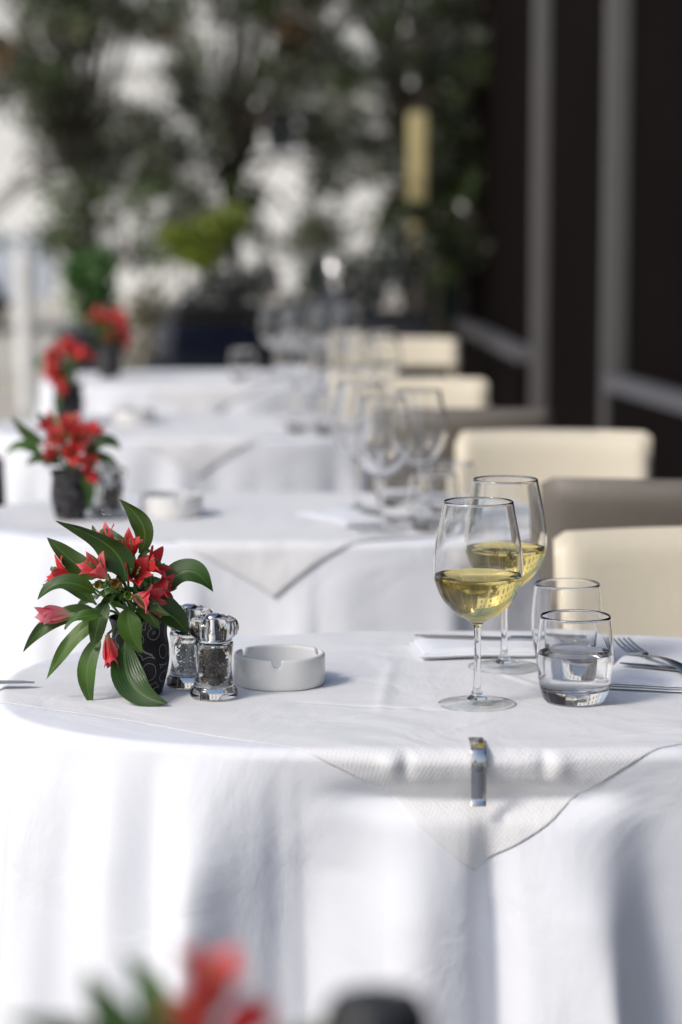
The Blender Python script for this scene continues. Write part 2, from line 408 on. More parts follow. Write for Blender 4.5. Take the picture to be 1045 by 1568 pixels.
def mill(loc,kind):
    e=empty(kind+"_shaker",loc)
    body=[(0,0),(.0235,0),(.0252,.0015),(.0256,.005),(.0252,.009),(.0232,.0115),(.0222,.013)]+prof([(.0212,.0165),(.0196,.026),(.0194,.040),(.0206,.052),(.0214,.057)],4)+[(.0212,.0595),(.018,.061),(0,.061)]
    cav=[(0,.0575),(.0165,.0575),(.0172,.050),(.0165,.030),(.0172,.0165),(.016,.0115),(0,.011)]
    lathe("body",[body,cav],M_glass,e,S=72,sharp=35)
    crown=[(0,.0635),(.019,.0635),(.0225,.066),(.0262,.0695),(.0275,.0745),(.0272,.079),(.0255,.083),(.0225,.0855),(.019,.087),(.0165,.0868),(.0155,.0855),(0,.0850)]
    cc=[(0,.0815),(.009,.0815),(.010,.074),(.0098,.0668),(0,.0668)]
    lathe("crown",[crown,cc],M_glass,e,S=72,sharp=35)
    lathe("ring",[(.0,.0612),(.0200,.0612),(.0203,.0622),(.0200,.0633),(0,.0633)],M_chrome,e,S=48)
    lathe("knob",[(0,.0852),(.0085,.0852),(.0092,.087),(.0085,.0888),(.006,.0905),(0,.0912)],M_chrome,e,S=48)
    lathe("spindle",[(0,.067),(.006,.067),(.007,.072),(.004,.076),(.004,.0812),(0,.0812)],M_chrome,e,S=32)
    r=random.Random(5); V=[];F=[]
    bm=bmesh.new(); bmesh.ops.create_icosphere(bm,subdivisions=1,radius=.0023 if kind=="pepper" else .0012)
    bv=[v.co.copy() for v in bm.verts]; bf=[[v.index for v in f.verts] for f in bm.faces]; bm.free()
    for i in range(420 if kind=="pepper" else 700):
        q=r.uniform(0,6.28); rad=.0140*math.sqrt(r.random()); z=r.uniform(.0142,.053 if kind=="pepper" else .048); s=r.uniform(.8,1.1)
        o=len(V); V+=[(v.x*s+rad*math.cos(q),v.y*s+rad*math.sin(q),v.z*s+z) for v in bv]; F+=[[k+o for k in f] for f in bf]
    mk("grains",V,F,M_pepper if kind=="pepper" else M_salt,e)
    return e
P1=mill((-.1366,2.552,ZT+.003),"pepper"); S1=mill((-.1665,2.612,ZT+.003),"salt")
dup(P1,"pepper_shaker",(-.385,4.03,ZT+.003)); dup(S1,"salt_shaker",(-.405,4.10,ZT+.003))
# ---------------------------------------------------------------- bouquet
PX=.000707
def L3(u,v,y): return Vector(((u-215)*PX,y,(1065-v)*.000716))
def leaf_geo(V,F,UV,C,p0,p1,p2,W,hint,rnd,col,n=18,m=7,fold=.25):
    o=len(V)
    tw=rnd.uniform(-.9,.9); wv=rnd.uniform(0,6); wa=rnd.uniform(.0006,.0022); sk=rnd.uniform(-.12,.12)
    for i in range(n+1):
        t=i/n; c=p0*(1-t)**2+p1*2*t*(1-t)+p2*t*t
        tg=((p1-p0)*2*(1-t)+(p2-p1)*2*t)
        if tg.length<1e-6: tg=p2-p0
        tg.normalize()
        s=tg.cross(hint).normalized(); nn=s.cross(tg).normalized()
        a=tw*(t-.3); s2=s*math.cos(a)+nn*math.sin(a); n2=nn*math.cos(a)-s*math.sin(a)
        c=c+s2*(sk*W*math.sin(math.pi*t*1.6))-n2*(.10*W*t**3*3)
        w=W*.5*max(.03,(math.sin(math.pi*min(1,t**.85*.985+.01))**.85))*(1-.15*t)
        if t<.08: w=max(.0012,w*.6)
        for j in range(m):
            q=-1+2*j/(m-1)
            V.append(c+s2*w*q+n2*(fold*w*abs(q)**1.2+wa*math.sin(t*11+q*2+wv)*abs(q)))
            UV.append((q*.5+.5,t)); C.append((*col,1))
    for i in range(n):
        for j in range(m-1):
            F.append((o+i*m+j,o+i*m+j+1,o+(i+1)*m+j+1,o+(i+1)*m+j))
def flower_geo(V,F,UV,C,base,axis,L,openness,rnd,col):
    axis=axis.normalized(); s=axis.cross(Vector((.2,.3,.93))).normalized(); u=s.cross(axis)
    n=12;m=5
    for k in range(6):
        ang=k*math.pi/3+rnd.uniform(-.2,.2); outer=k%2==0
        rd=s*math.cos(ang)+u*math.sin(ang); td=axis.cross(rd)
        Lk=L*rnd.uniform(.85,1.1); op=openness*rnd.uniform(.7,1.3); W=(.020 if outer else .013)*L/.042
        o=len(V); sh=rnd.uniform(.75,1.15); pk=rnd.uniform(.9,1.5)
        for i in range(n+1):
            t=i/n
            r=.0028+op*.020*(t**1.9)*L/.042; ax=Lk*(t-.22*op*t**4)
            w=W*.5*max(.05,(math.sin(math.pi*(t**1.25)*.96+.08))**.9)
            for j in range(m):
                q=-1+2*j/(m-1)
                V.append(base+axis*ax+rd*(r-.35*w*abs(q)**2*(1 if op>.5 else 1.8))+td*w*q+axis*.0014*math.sin(8*t+3*q+k))
                UV.append((q*.5+.5,t)); C.append((col[0]*sh,col[1]*sh*pk,col[2]*sh*pk,1))
        for i in range(n):
            for j in range(m-1): F.append((o+i*m+j,o+i*m+j+1,o+(i+1)*m+j+1,o+(i+1)*m+j))
def bouquet(loc,seed=1,kind="main",rot=0,scale=1):
    e=empty("flower_vase",loc,rot,scale); r=random.Random(seed)
    vp=[(0,0),(.0225,0),(.0238,.001)]+prof([(.0242,.003),(.0285,.018),(.0318,.036),(.0316,.052),(.0296,.066),(.0308,.076),(.0335,.083)],5)
    lathe("vase",vp+[(.0326,.0838)]+prof([(.0315,.083),(.0285,.074),(.0275,.066),(.0290,.050),(.027,.02),(0,.006)],4),M_vase,e,S=80,sharp=60)
    LV=[
     ((218,850,-.01),(238,806,-.01),(190,768,-.015),.024,(-.3,-.9,.2)),
     ((200,885,-.045),(195,815,-.05),(95,808,-.045),.036,(.1,-.75,-.6)),
     ((160,885,-.01),(112,868,-.01),(82,824,-.01),.024,(-.2,-.9,.4)),
     ((158,905,-.045),(110,862,-.05),(64,908,-.05),.028,(0,-.7,.8)),
     ((155,932,-.02),(80,930,-.02),(45,996,-.03),.022,(0,-.85,.6)),
     ((158,945,-.03),(118,962,-.035),(78,1032,-.045),.022,(-.3,-.9,.4)),
     ((162,970,-.03),(124,1020,-.045),(150,1076,-.045),.024,(-.2,-1,.1)),
     ((198,975,-.038),(196,1050,-.060),(256,1060,-.085),.036,(.1,-1,.35)),
     ((250,915,-.01),(295,850,-.01),(337,898,-.02),.034,(.1,-.7,.7)),
     ((240,915,-.02),(262,925,-.03),(291,969,-.035),.032,(.3,-.8,.6)),
     ((203,925,-.035),(198,960,-.045),(226,990,-.048),.026,(.2,-1,.3)),
     ((172,915,-.035),(158,950,-.045),(146,985,-.045),.020,(-.2,-1,.2)),
     ((150,930,0),(110,890,.01),(62,900,.02),.018,(0,-.8,.5)),
     ((185,880,.01),(150,840,.02),(140,815,.02),.018,(-.2,-.9,.2)),
     ((200,900,.03),(190,850,.05),(155,820,.06),.022,(0,-.8,.6)),
     ((190,930,.03),(150,920,.07),(100,950,.10),.024,(0,-.3,.9)),
     ((215,925,-.03),(238,935,-.04),(250,958,-.04),.018,(.2,-1,.3)),
     ((165,935,-.05),(135,925,-.06),(108,948,-.065),.016,(0,-.8,.6)),
     ((215,905,-.05),(240,925,-.06),(268,925,-.065),.015,(0,-.8,.6)),
    ]
    if kind=="front": LV=LV[3:]+[((200,900,.0),(170,850,-.01),(95,815,-.03),.03,(0,-.6,.8)),((200,900,.0),(150,850,-.02),(105,845,-.05),.03,(0,-.6,.8)),((225,900,.0),(260,850,-.01),(310,828,-.01),.032,(0,-.6,.8)),((225,900,.0),(250,860,-.01),(285,840,-.02),.03,(0,-.6,.8)),((230,900,.0),(290,850,-.01),(340,855,-.01),.03,(0,-.6,.8))]
    if kind=="tall": LV=[l for k,l in enumerate(LV) if k in (2,3,8,13,14)]+[((230,940,.0),(280,900,-.01),(330,930,-.02),.026,(0,-.7,.7)),((200,940,.0),(150,900,-.01),(120,935,-.02),.026,(0,-.7,.7)),((240,960,-.02),(275,985,-.03),(265,1040,-.035),.026,(.3,-.9,.3))]
    V=[];F=[];UV=[];C=[]
    for a,b,c,w,h in LV:
        g=r.uniform(.55,1.3); yl=r.uniform(.9,1.35)
        leaf_geo(V,F,UV,C,L3(*a),L3(*b),L3(*c),w*r.uniform(.85,1.1),Vector(h).normalized(),r,(g*yl,g,g*r.uniform(.7,1.2)))
    for k in range(36 if kind!="tall" else 16):
        q=r.uniform(0,6.28); rr=r.uniform(.004,.02); p0=Vector((rr*math.cos(q)-.010,rr*math.sin(q),r.uniform(.088,.135)))
        L=r.uniform(.025,.05); d=Vector((math.cos(q)*.9-.35,math.sin(q),r.uniform(.0,1.1))).normalized()
        p2=p0+d*L+Vector((0,0,-.008)); p1=p0+d*L*.55+Vector((0,0,.008)); g=r.uniform(.4,1.3)
        leaf_geo(V,F,UV,C,p0,p1,p2,r.uniform(.006,.015),Vector((r.uniform(-.4,.4),-.6,.7)).normalized(),r,(g*1.1,g,g),10,5)
    mk("leaves",V,F,M_leaf,e,uvs=UV,cols=C)
    FL=[((240,862,-.032),(.8,-.35,.35),.038,.85,(1,.8,.8)),((236,912,-.050),(.8,-.5,-.1),.040,.8,(1,1.3,1.5)),((158,862,-.055),(-.5,-.6,.6),.040,.75,(1.05,2.0,2.2)),
        ((88,938,-.03),(-.95,-.25,.05),.044,.42,(1.1,3.0,3.4)),((176,990,-.05),(.15,-.4,-.85),.036,.3,(1,1.2,1.4)),((204,836,-.03),(.1,-.4,.9),.038,.6,(1,.8,.8)),
        ((98,882,-.01),(-.9,-.4,.35),.040,.8,(1.05,1,1)),((168,828,-.01),(-.4,-.2,.85),.038,.7,(1.1,2,2.1)),((214,872,-.040),(.25,-.8,.5),.038,.85,(.95,.7,.7)),((252,900,-.02),(.9,-.3,.2),.036,.7,(1,1,1)),
        ((187,888,-.045),(-.2,-.9,.3),.024,.2,(.8,5,1.8)),((203,905,-.045),(.2,-.9,.1),.022,.18,(.6,5.5,1.4)),((162,888,-.050),(-.3,-.9,.1),.022,.18,(.6,5.5,1.4))]
    if kind=="front": FL=[((218,812,0),(.1,-.2,1),.042,.8,(1.1,1.3,1.3)),((208,835,0),(-.3,-.2,.9),.036,.7,(1.1,1.3,1.3)),((240,840,0),(.7,-.2,.8),.034,.5,(1,1,1))]+FL[3:5]
    if kind=="tall":
        FL=[((215,835,-.01),(0,-.4,.9),.046,.9,(1.1,1.5,1.4)),((240,870,-.03),(.5,-.7,.3),.046,.9,(1.1,1,1)),((190,870,-.03),(-.5,-.7,.4),.046,.9,(1.1,1.4,1.4)),((275,855,0),(.9,0,.4),.044,.8,(1.1,1,1)),((165,845,.01),(-.8,.1,.5),.046,.9,(1.1,1.5,1.5)),
            ((262,925,-.03),(.7,-.5,-.3),.044,.8,(1.1,1.1,1.1)),((215,860,.03),(0,.8,.5),.046,.9,(1.1,1,1)),((250,865,.03),(.6,.7,.3),.044,.8,(1.1,1,1)),((175,905,-.02),(-.8,-.4,0),.040,.7,(1.1,1.2,1.2)),((270,960,-.02),(.5,-.4,-.7),.038,.4,(1.1,1.2,1.2)),((228,905,-.04),(.1,-.9,.1),.042,.9,(1.1,1,1))]
    V=[];F=[];UV=[];C=[];SV=[];SF=[]
    for pos,ax,L,op,col in FL:
        ax=Vector(ax).normalized(); c=L3(*pos); base=c-ax*L*.55
        flower_geo(V,F,UV,C,base,ax,L,op,r,col)
        m0=Vector((r.uniform(-.012,.012),r.uniform(-.012,.012),.06)); mid=Vector((m0.x*1.2+(base.x)*.25,m0.y+base.y*.25,.105)); pts=[]
        for i in range(9):
            t=i/8; pts.append(m0*(1-t)**2+mid*2*t*(1-t)+base*t*t)
        v,f=tube_data(pts,.0014,7,len(SV)); SV+=v; SF+=f
        if op>.55:
            for k in range(5):
                d=(ax+Vector((r.uniform(-.3,.3),r.uniform(-.3,.3),r.uniform(-.3,.3)))).normalized()
                v,f=tube_data([base+ax*.004,base+d*L*.45,base+d*L*.85],lambda t:.0004+.0007*(t>.9),5,len(SV)); SV+=v; SF+=f
    for k in range(6):
        q=k*1.05; v,f=tube_data([Vector((.01*math.cos(q),.01*math.sin(q),.05)),Vector((.014*math.cos(q),.014*math.sin(q),.09)),Vector((.024*math.cos(q)-.01,.024*math.sin(q),.13))],.0016,7,len(SV)); SV+=v; SF+=f
    mk("petals",V,F,M_petal,e,uvs=UV,cols=C)
    mk("stems",SV,SF,M_stem,e)
    return e
B1=bouquet((-.2175,2.573,ZT+.003),1)
B2=bouquet((-.454,4.02,ZT+.003),8,"tall")
dup(B2,"flower_vase",(-.655,5.79,ZT+.003),R(-70),1.15)
dup(B2,"flower_vase",(-.70,7.30,ZT+.003),R(60),1.2)
bouquet((-.062,1.045,ZT+.003),4,"front")
e=empty("pepper_mill",(.0155,1.02,ZT+.003))
lathe("mill",[(0,0),(.024,0),(.026,.003)]+prof([(.026,.02),(.021,.05),(.018,.09),(.022,.120),(.024,.13)],5)+[(.0235,.135),(.021,.137),(.021,.14),(.024,.143),(.0245,.165),(.0235,.176),(.020,.182),(0,.183)],M_darkchair,e,S=48)
# ---------------------------------------------------------------- clip
e=empty("tablecloth_clip",(.133,2.632,0))
yf=-.3355
pts=[(0,-.290,ZT+.0052,.0150),(0,-.305,ZT+.0056,.0150),(0,-.318,ZT+.0062,.0150),(0,yf,ZT+.0062,.0150),(0,yf-.0075,ZT+.0045,.0150),(0,yf-.0105,ZT-.001,.0150),(0,yf-.0110,ZT-.012,.0150),(0,yf-.0105,ZT-.030,.0150),(0,yf-.0095,ZT-.043,.0150),(0,yf-.0108,ZT-.047,.0150),(0,yf-.0135,ZT-.0495,.0150)]
V=[];F=[]
for x,y,z,w in pts:
    V+=[(-w/2,y,z),(w/2,y,z)]
for i in range(len(pts)-1): F.append((2*i,2*i+1,2*i+3,2*i+2))
o=mk("spring_plate",V,F,M_chrome,e,sharp=60); s=o.modifiers.new("s",'SOLIDIFY'); s.thickness=.0012; s.offset=0
s=o.modifiers.new("b",'BEVEL'); s.width=.0005; s.segments=2
boxes("window_lip",[(-.0035,.0035,yf-.0128,yf-.0108,ZT-.016,ZT-.008)],M_steel,e,.0006)
# ---------------------------------------------------------------- napkins and cutlery
def napkin(loc,rot,w,d,seed):
    r=random.Random(seed); V=[];F=[]; nx,ny=24,16
    for L in range(3):
        o=len(V); z0=.001+L*.0026; sx=w*(1-.015*L); sy=d*(1-.02*L); ox=r.uniform(-.003,.003); oy=r.uniform(-.003,.003)
        for (dz) in (0,.0022):
            for i in range(nx+1):
                for j in range(ny+1):
                    x=(i/nx-.5)*sx+ox; y=(j/ny-.5)*sy+oy
                    e_=min(i,nx-i)/nx; f_=min(j,ny-j)/ny
                    edge=min(1,min(e_,f_)*14); z=z0+(dz*(.35+.65*edge))+.0018*noise.noise(Vector((x*14,y*14,seed)))+.0010*L*edge
                    V.append((x,y,z))
        K=(nx+1)*(ny+1)
        for i in range(nx):
            for j in range(ny):
                a=o+i*(ny+1)+j; b=a+ny+1
                F.append((a,a+1,b+1,b)); F.append((K+a,K+b,K+b+1,K+a+1))
        for i in range(nx):
            for j in (0,ny):
                a=o+i*(ny+1)+j; b=a+ny+1
                F.append((a,b,b+K,a+K) if j==0 else (b,a,a+K,b+K))
        for j in range(ny):
            for i in (0,nx):
                a=o+i*(ny+1)+j; b=a+1
                F.append((b,a,a+K,b+K) if i==0 else (a,b,b+K,a+K))
    return mk("folded_napkin",V,F,M_cloth,loc=loc,rot=(0,0,rot),sharp=60)
napkin((.170,2.815,ZT+.004),R(6),.165,.10,2)
napkin((.405,2.645,ZT+.004),R(-14),.21,.17,3)
napkin((.01,4.0,ZT+.004),R(30),.1,.17,4)
def fork(loc,rot,tilt=0):
    e=empty("dinner_fork",loc,rot); e.rotation_euler=(tilt,0,rot)
    h=[(0,-.200+.01*i,.004+.006*math.sin(math.pi*min(1,i/13.)),.017*(1-.62*min(1,(i/9.)))+.0015) for i in range(0,14)]
    h+=[(0,-.068,.0065,.008),(0,-.060,.0055,.013),(0,-.052,.0045,.021),(0,-.044,.004,.023)]
    L=[h]
    for x in (-.0095,-.0032,.0032,.0095):
        L.append([(x,-.047,.004,.0045),(x,-.035,.0045,.0036),(x,-.018,.007,.0030),(x*.97,0,.0115,.0016)])
    ribbons("fork",L,.0019,M_steel,e); return e
def knife(loc,rot):
    e=empty("table_knife",loc,rot)
    ribbons("handle",[[(0,-.21,.004,.010),(0,-.205,.004,.016),(0,-.17,.005,.017),(0,-.13,.005,.012),(0,-.115,.0045,.010)]],.006,M_steel,e)
    ribbons("blade",[[(0,-.117,.0045,.010),(0,-.10,.0045,.017),(0,-.05,.0045,.019),(0,-.015,.0045,.014),(.003,0,.0045,.003)]],.0016,M_steel,e); return e
fork((.326,2.775,ZT+.0145),R(17))
knife((.312,2.668,ZT+.0125),R(64))
knife((.088,2.852,ZT+.011),R(80))
knife((-.335,2.60,ZT+.005),R(-88))
knife((.03,4.03,ZT+.013),R(30))
# ---------------------------------------------------------------- chairs
def chair(x,y,ztop,width,face,mat,rot=0,openb=False,name="dining_chair"):
    e=empty(name,(x,y,0),rot)
    w=width/2; n=16; V=[];F=[]
    zb=.50 if not openb else ztop-.10
    rows=20; cols=28; th=.045
    def pt(u,v,side):
        xx=-w+2*w*u; zz=zb+(ztop-zb)*v
        rc=.010
        dxc=max(0,abs(xx)-(w-rc))
        top=ztop-(rc-math.sqrt(max(0,rc*rc-dxc*dxc)))+.002*(1-(xx/w)**2)
        zz=zb+(top-zb)*v
        cur=-face*(-.035*(2*u-1)**2)
        lean=-face*.10*((zz-.45)/.4)
        eu=min(u,1-u); ev=min(v,1-v)
        tk=th*.5*min(1,(eu/.06))**.5*min(1,(ev/.08))**.5 if (eu>0 and ev>0) else 0
        tk+=.0012*noise.noise(Vector((xx*9,zz*9,x*3+y)))
        return (xx,cur+lean+side*max(0,tk),zz)
    for side in (-1,1):
        for i in range(cols+1):
            for j in range(rows+1):
                V.append(pt((i/cols),(j/rows),side))
    K=(cols+1)*(rows+1)
    for i in range(cols):
        for j in range(rows):
            a=i*(rows+1)+j; b=a+rows+1
            F.append((a,b,b+1,a+1)); F.append((K+a,K+a+1,K+b+1,K+b))
    mk("backrest",V,F,mat,e,merge=1e-5)
    s0,s1=(-.40,.02) if face<0 else (-.02,.40)
    boxes("seat",[(-w,w,s0,s1,.42,.485)],mat,e,.02)
    legs=[]
    for lx in (-w+.02,w-.05):
        for ly in (s0+.02,s1-.05): legs.append((lx,lx+.03,ly,ly+.03,0,.422))
    for lx in (-w+.004,w-.034): legs.append((lx,lx+.03,-.012-face*.02-face*(.06 if openb else 0),.012-face*.02-face*(.06 if openb else 0),.485,zb+.03))
    boxes("legs",legs,M_cream if openb else (M_wood if mat is not M_cream else M_taupe),e,.004,2)
    return e
chair(.535,3.31,.822,.47,-1,M_cream,R(3))
chair(.560,3.74,.862,.50,1,M_taupe,R(-3))
chair(.425,4.78,.823,.395,-1,M_cream,R(-2))
chair(.25,5.02,.862,.38,1,M_taupe,0)
chair(.18,6.25,.823,.41,-1,M_cream,0)
chair(.20,6.62,.80,.40,1,M_taupe,0)
chair(.19,8.2,.82,.43,-1,M_cream,0,True)
chair(-.87,4.68,.80,.44,1,M_darkchair,0)
# ---------------------------------------------------------------- setting
def paving():
    m,nt,p=newmat("stone_paving")
    tc=N(nt,'ShaderNodeTexCoord'); br=N(nt,'ShaderNodeTexBrick',Scale=1.4); br.inputs['Mortar Size'].default_value=.012
    br.inputs['Color1'].default_value=(.62,.57,.49,1); br.inputs['Color2'].default_value=(.54,.50,.43,1); br.inputs['Mortar'].default_value=(.3,.28,.26,1)
    nt.links.new(tc.outputs['Object'],br.inputs['Vector']); nz=N(nt,'ShaderNodeTexNoise',Scale=3.0,Detail=8.0); nt.links.new(tc.outputs['Object'],nz.inputs['Vector'])
    mx=N(nt,'ShaderNodeMix',data_type='RGBA',blend_type='OVERLAY'); mx.inputs[0].default_value=.4
    nt.links.new(br.outputs['Color'],mx.inputs[6]); nt.links.new(nz.outputs['Color'],mx.inputs[7]); nt.links.new(mx.outputs[2],p.inputs['Base Color']); p.inputs['Roughness'].default_value=.7
    return m
mk("ground",[(-150,-60,0),(150,-60,0),(150,240,0),(-150,240,0)],[(0,1,2,3)],paving(),smooth=False)
mk("terrace_floor",[(-2.6,-3,.004),(2.6,-3,.004),(2.6,12,.004),(-2.6,12,.004)],[(0,1,2,3)],simple("grey_tiles",(.25,.24,.23),.6),smooth=False)
fac=empty("dark_facade")
poly=[(.87,17.6),(1.10,13.5),(1.32,11.7),(1.80,9.0),(2.3,5.0),(2.5,-2.0)]
V=[];F=[]
for x,y in poly: V+=[(x+.03,y,0),(x+.03,y,5)]
for i in range(len(poly)-1): F.append((2*i,2*i+2,2*i+3,2*i+1))
V+=[(.90,17.6,0),(.90,17.6,5),(8,17.6,0),(8,17.6,5)]; k=len(V)-4; F.append((k,k+2,k+3,k+1))
mk("wall_panels",V,F,M_facade,fac,smooth=False)
for (x,y),w in ((( .86,17.5),.10),((1.105,13.45),.095),((1.315,11.65),.115),((1.86,8.6),.12),((2.32,4.6),.12)):
    p=empty("metal_post",(x,y,0)); boxes("shaft",[(-w/2,w/2,-w/2,w/2,0,4.9)],M_post,p,.008,2); boxes("foot",[(-w*.8,w*.8,-w*.8,w*.8,0,.03)],M_post,p,.004,2)
def sill(x0,y0,x1,y1,z,w):
    e=empty("wall_ledge")
    for nm,za,zb,m,ww in (("cap",z-.07,z,M_sill,w),("base",0,z-.072,M_facade,w-.02)):
        V=[(x0-ww,y0,za),(x0,y0,za),(x1,y1,za),(x1-ww,y1,za)]; V+=[(a,b,zb) for a,b,_ in V]
        mk(nm,V,[(0,3,2,1),(4,5,6,7),(0,1,5,4),(1,2,6,5),(2,3,7,6),(3,0,4,7)],m,e,smooth=False)
sill(1.09,13.6,.90,17.3,.46,.10); sill(1.72,9.1,1.36,11.55,.46,.10)
bld=empty("cream_stone_building",(0,34,0))
M_stone=simple("cream_stone",(.84,.83,.785),.8,var=.10,scale=1.2)
M_win=simple("window_glass",(.03,.035,.045),.1); M_frame=simple("white_frame",(.8,.8,.78),.5)
xs=[-18.6+3*i for i in range(13)]; sol=[]; win=[]; frm=[]
for fl in range(4):
    z0=fl*3.3; zs,ze=(z0+.9,z0+2.6)
    if fl==0: zs,ze=2.0,2.6
    sol.append((-20,20,0,.4,z0,zs)); sol.append((-20,20,0,.4,ze,z0+3.3-.002))
    prev=-20
    for x in xs:
        sol.append((prev,x-.45,0,.4,zs+.001,ze-.001)); prev=x+.45
        win.append((x-.45,x+.45,.25,.3,zs+.001,ze-.001)); frm.append((x-.03,x+.03,.2,.248,zs+.002,ze-.002)); frm.append((x-.6,x+.6,-.08,-.002,zs-.1,zs-.02))
    sol.append((prev,20,0,.4,zs+.001,ze-.001)); frm.append((-20,20,-.12,-.003,z0+3.1,z0+3.22))
boxes("walls",sol,M_stone,bld); boxes("windows",win,M_win,bld); boxes("frames",frm,M_frame,bld); boxes("roof",[(-20.4,20.4,-.4,8,13.21,13.6)],simple("zinc",(.25,.27,.3),.5),bld)
def car(loc,rot,paint):
    e=empty("parked_car",loc,rot)
    side=[(-2.1,.35),(-2.12,.62),(-1.95,.85),(-1.2,.95),(-.65,1.38),(.55,1.42),(1.25,1.02),(2.0,.92),(2.12,.6),(2.08,.33)]
    n=len(side); V=[];F=[]
    for y,ins in ((-.85,0),(.85,0)):
        for x,z in side: V.append((x,y*(1-.16*max(0,(z-.9)/.5)),z))
    for i in range(n):
        k=(i+1)%n; F.append((i,k,n+k,n+i))
    F.append(tuple(range(n-1,-1,-1))); F.append(tuple(range(n,2*n)))
    mk("body",V,F,paint,e,smooth=False)
    W=[(-1.05,.98),(-.60,1.30),(.50,1.33),(1.02,1.02)]
    V=[(x,-.862*(1-.16*max(0,(z-.9)/.5)),z) for x,z in W]+[(x,.862*(1-.16*max(0,(z-.9)/.5)),z) for x,z in W]
    mk("side_windows",V,[(0,3,2,1),(4,5,6,7)],M_win,e,smooth=False)
    mk("windscreen",[(-1.17,-.7,.98),(-1.17,.7,.98),(-.69,.6,1.36),(-.69,-.6,1.36)],[(0,1,2,3)],M_win,e,smooth=False)
    for x in (-1.3,1.3):
        for y in (-.84,.84):
            o=lathe("wheel",[(0,-.1),(.2,-.1),(.30,-.09),(.32,-.05),(.32,.05),(.30,.09),(.2,.1),(0,.1)],M_darkchair,e,S=28,loc=(x,y,.32)); o.rotation_euler=(R(90),0,0)
            o=lathe("hubcap",[(0,-.108),(.17,-.105),(.19,-.1)],M_chrome,e,S=20,loc=(x,y,.32)); o.rotation_euler=(R(90 if y<0 else -90),0,0)
    return e
car((-5.0,24.5,0),R(4),simple("silver_paint",(.60,.64,.70),.3,.1))
# foliage
def leafcloud(name,P,size,cols,parent,seed=1):
    g=np.random.default_rng(seed); n=len(P); P=np.asarray(P)
    a=g.normal(size=(n,3)); a/=np.linalg.norm(a,axis=1)[:,None]; b=g.normal(size=(n,3)); b=np.cross(a,b); b/=np.linalg.norm(b,axis=1)[:,None]
    L=size*g.uniform(.7,1.4,(n,1)); W=L*g.uniform(.3,.5,(n,1))
    V=np.stack([P-a*L/2,P+b*W/2,P+a*L/2,P-b*W/2],1).reshape(-1,3)
    F=np.arange(4*n).reshape(n,4)
    C=np.repeat(np.concatenate([np.asarray(cols),np.ones((n,1))],1),4,0)
    return mk(name,V.tolist(),F.tolist(),M_fol,parent,smooth=False,cols=C)
def tree(name,x,y,xr,zr,yr,gaps,seed,nclump=190,per=75,zlow=None):
    e=empty(name,(0,0,0)); r=random.Random(seed); SV=[];SF=[]
    top=Vector((x+r.uniform(-.1,.1),y,1.6))
    v,f=tube_data([(x,y,0),(x+.03,y,.5),(x-.02,y,1.0),top,top+Vector((.05,0,.9))],lambda t:.065-.035*t,10,0); SV+=v;SF+=f
    P=[];C=[]; k=0; tries=0
    pal=[(.06,.085,.035),(.08,.10,.05),(.12,.13,.085),(.16,.18,.13),(.04,.05,.025),(.08,.12,.035),(.24,.25,.20),(.07,.06,.04),(.03,.035,.03)]
    while k<nclump and tries<9000:
        tries+=1
        c=Vector((r.uniform(*xr),r.uniform(*yr),r.uniform(*zr)))
        if noise.noise(Vector((c.x*2.2,c.y*.3,c.z*2.2+seed)))<-.20: continue
        if any(((c.x-g[0])/g[2])**2+((c.z-g[1])/g[3])**2<1 for g in gaps): continue
        if zlow and c.z<zlow(c.x): continue
        k+=1; s=r.uniform(.035,.10); col=r.choice(pal)
        if r.random()<.04: col=(.20,.11,.04)
        if c.z<1.5 and r.random()<.3: col=(.10,.16,.04)
        if c.z>2.2 and r.random()<.25: col=(.19,.22,.11)
        for _ in range(int(per*(s/.08))):
            P.append((c.x+r.gauss(0,s),c.y+r.gauss(0,s),c.z+r.gauss(0,s*.8))); g_=r.uniform(.5,1.7); C.append(tuple(min(1,q*g_) for q in col))
        if k%9==0:
            m=(top+c)/2+Vector((0,0,.1)); v,f=tube_data([top-Vector((0,0,r.uniform(0,.5))),m,c],lambda t:.022-.015*t,6,len(SV)); SV+=v;SF+=f
    mk("trunk_and_limbs",SV,SF,M_bark,e); leafcloud("crown",P,.07,C,e,seed); return e
gaps=[(-1.50,2.20,.38,.25),(-.42,1.42,.22,.48),(-.88,1.40,.07,.12),(-1.15,1.80,.11,.10),(-2.35,1.3,.32,.7),(-1.72,1.75,.12,.10),(-.68,1.82,.10,.10),(-2.3,2.55,.15,.18),(-.9,2.2,.08,.08),(.02,1.15,.08,.12),(-1.35,1.35,.08,.10),(-1.0,2.5,.07,.08),(.15,2.35,.06,.07),(-.05,1.8,.06,.08)]
tree("olive_tree",-1.75,17.2,(-2.7,-1.1),(.75,3.4),(16.3,18.3),gaps,3,400,52,lambda x:.85)
tree("olive_tree",-.75,17.4,(-1.15,-.05),(.9,3.4),(16.3,18.4),gaps,4,310,52,None)
tree("olive_tree",.45,17.0,(-.15,1.0),(.45,3.4),(16.1,18.2),gaps,6,340,58,None)
pl=empty("planter_box",(0,15,0))
M_pl=simple("charcoal_planter",(.02,.022,.028),.45)
boxes("box",[(-1.0,-.42,-.25,.25,0,.62),(-.38,.0,-.2,.2,0,.50),(.05,.55,-.25,.25,0,.58)],M_pl,pl,.015)
boxes("rim",[(-1.03,-.40,-.28,.28,.622,.65),(.03,.57,-.28,.28,.582,.61)],M_pl,pl,.006,2)
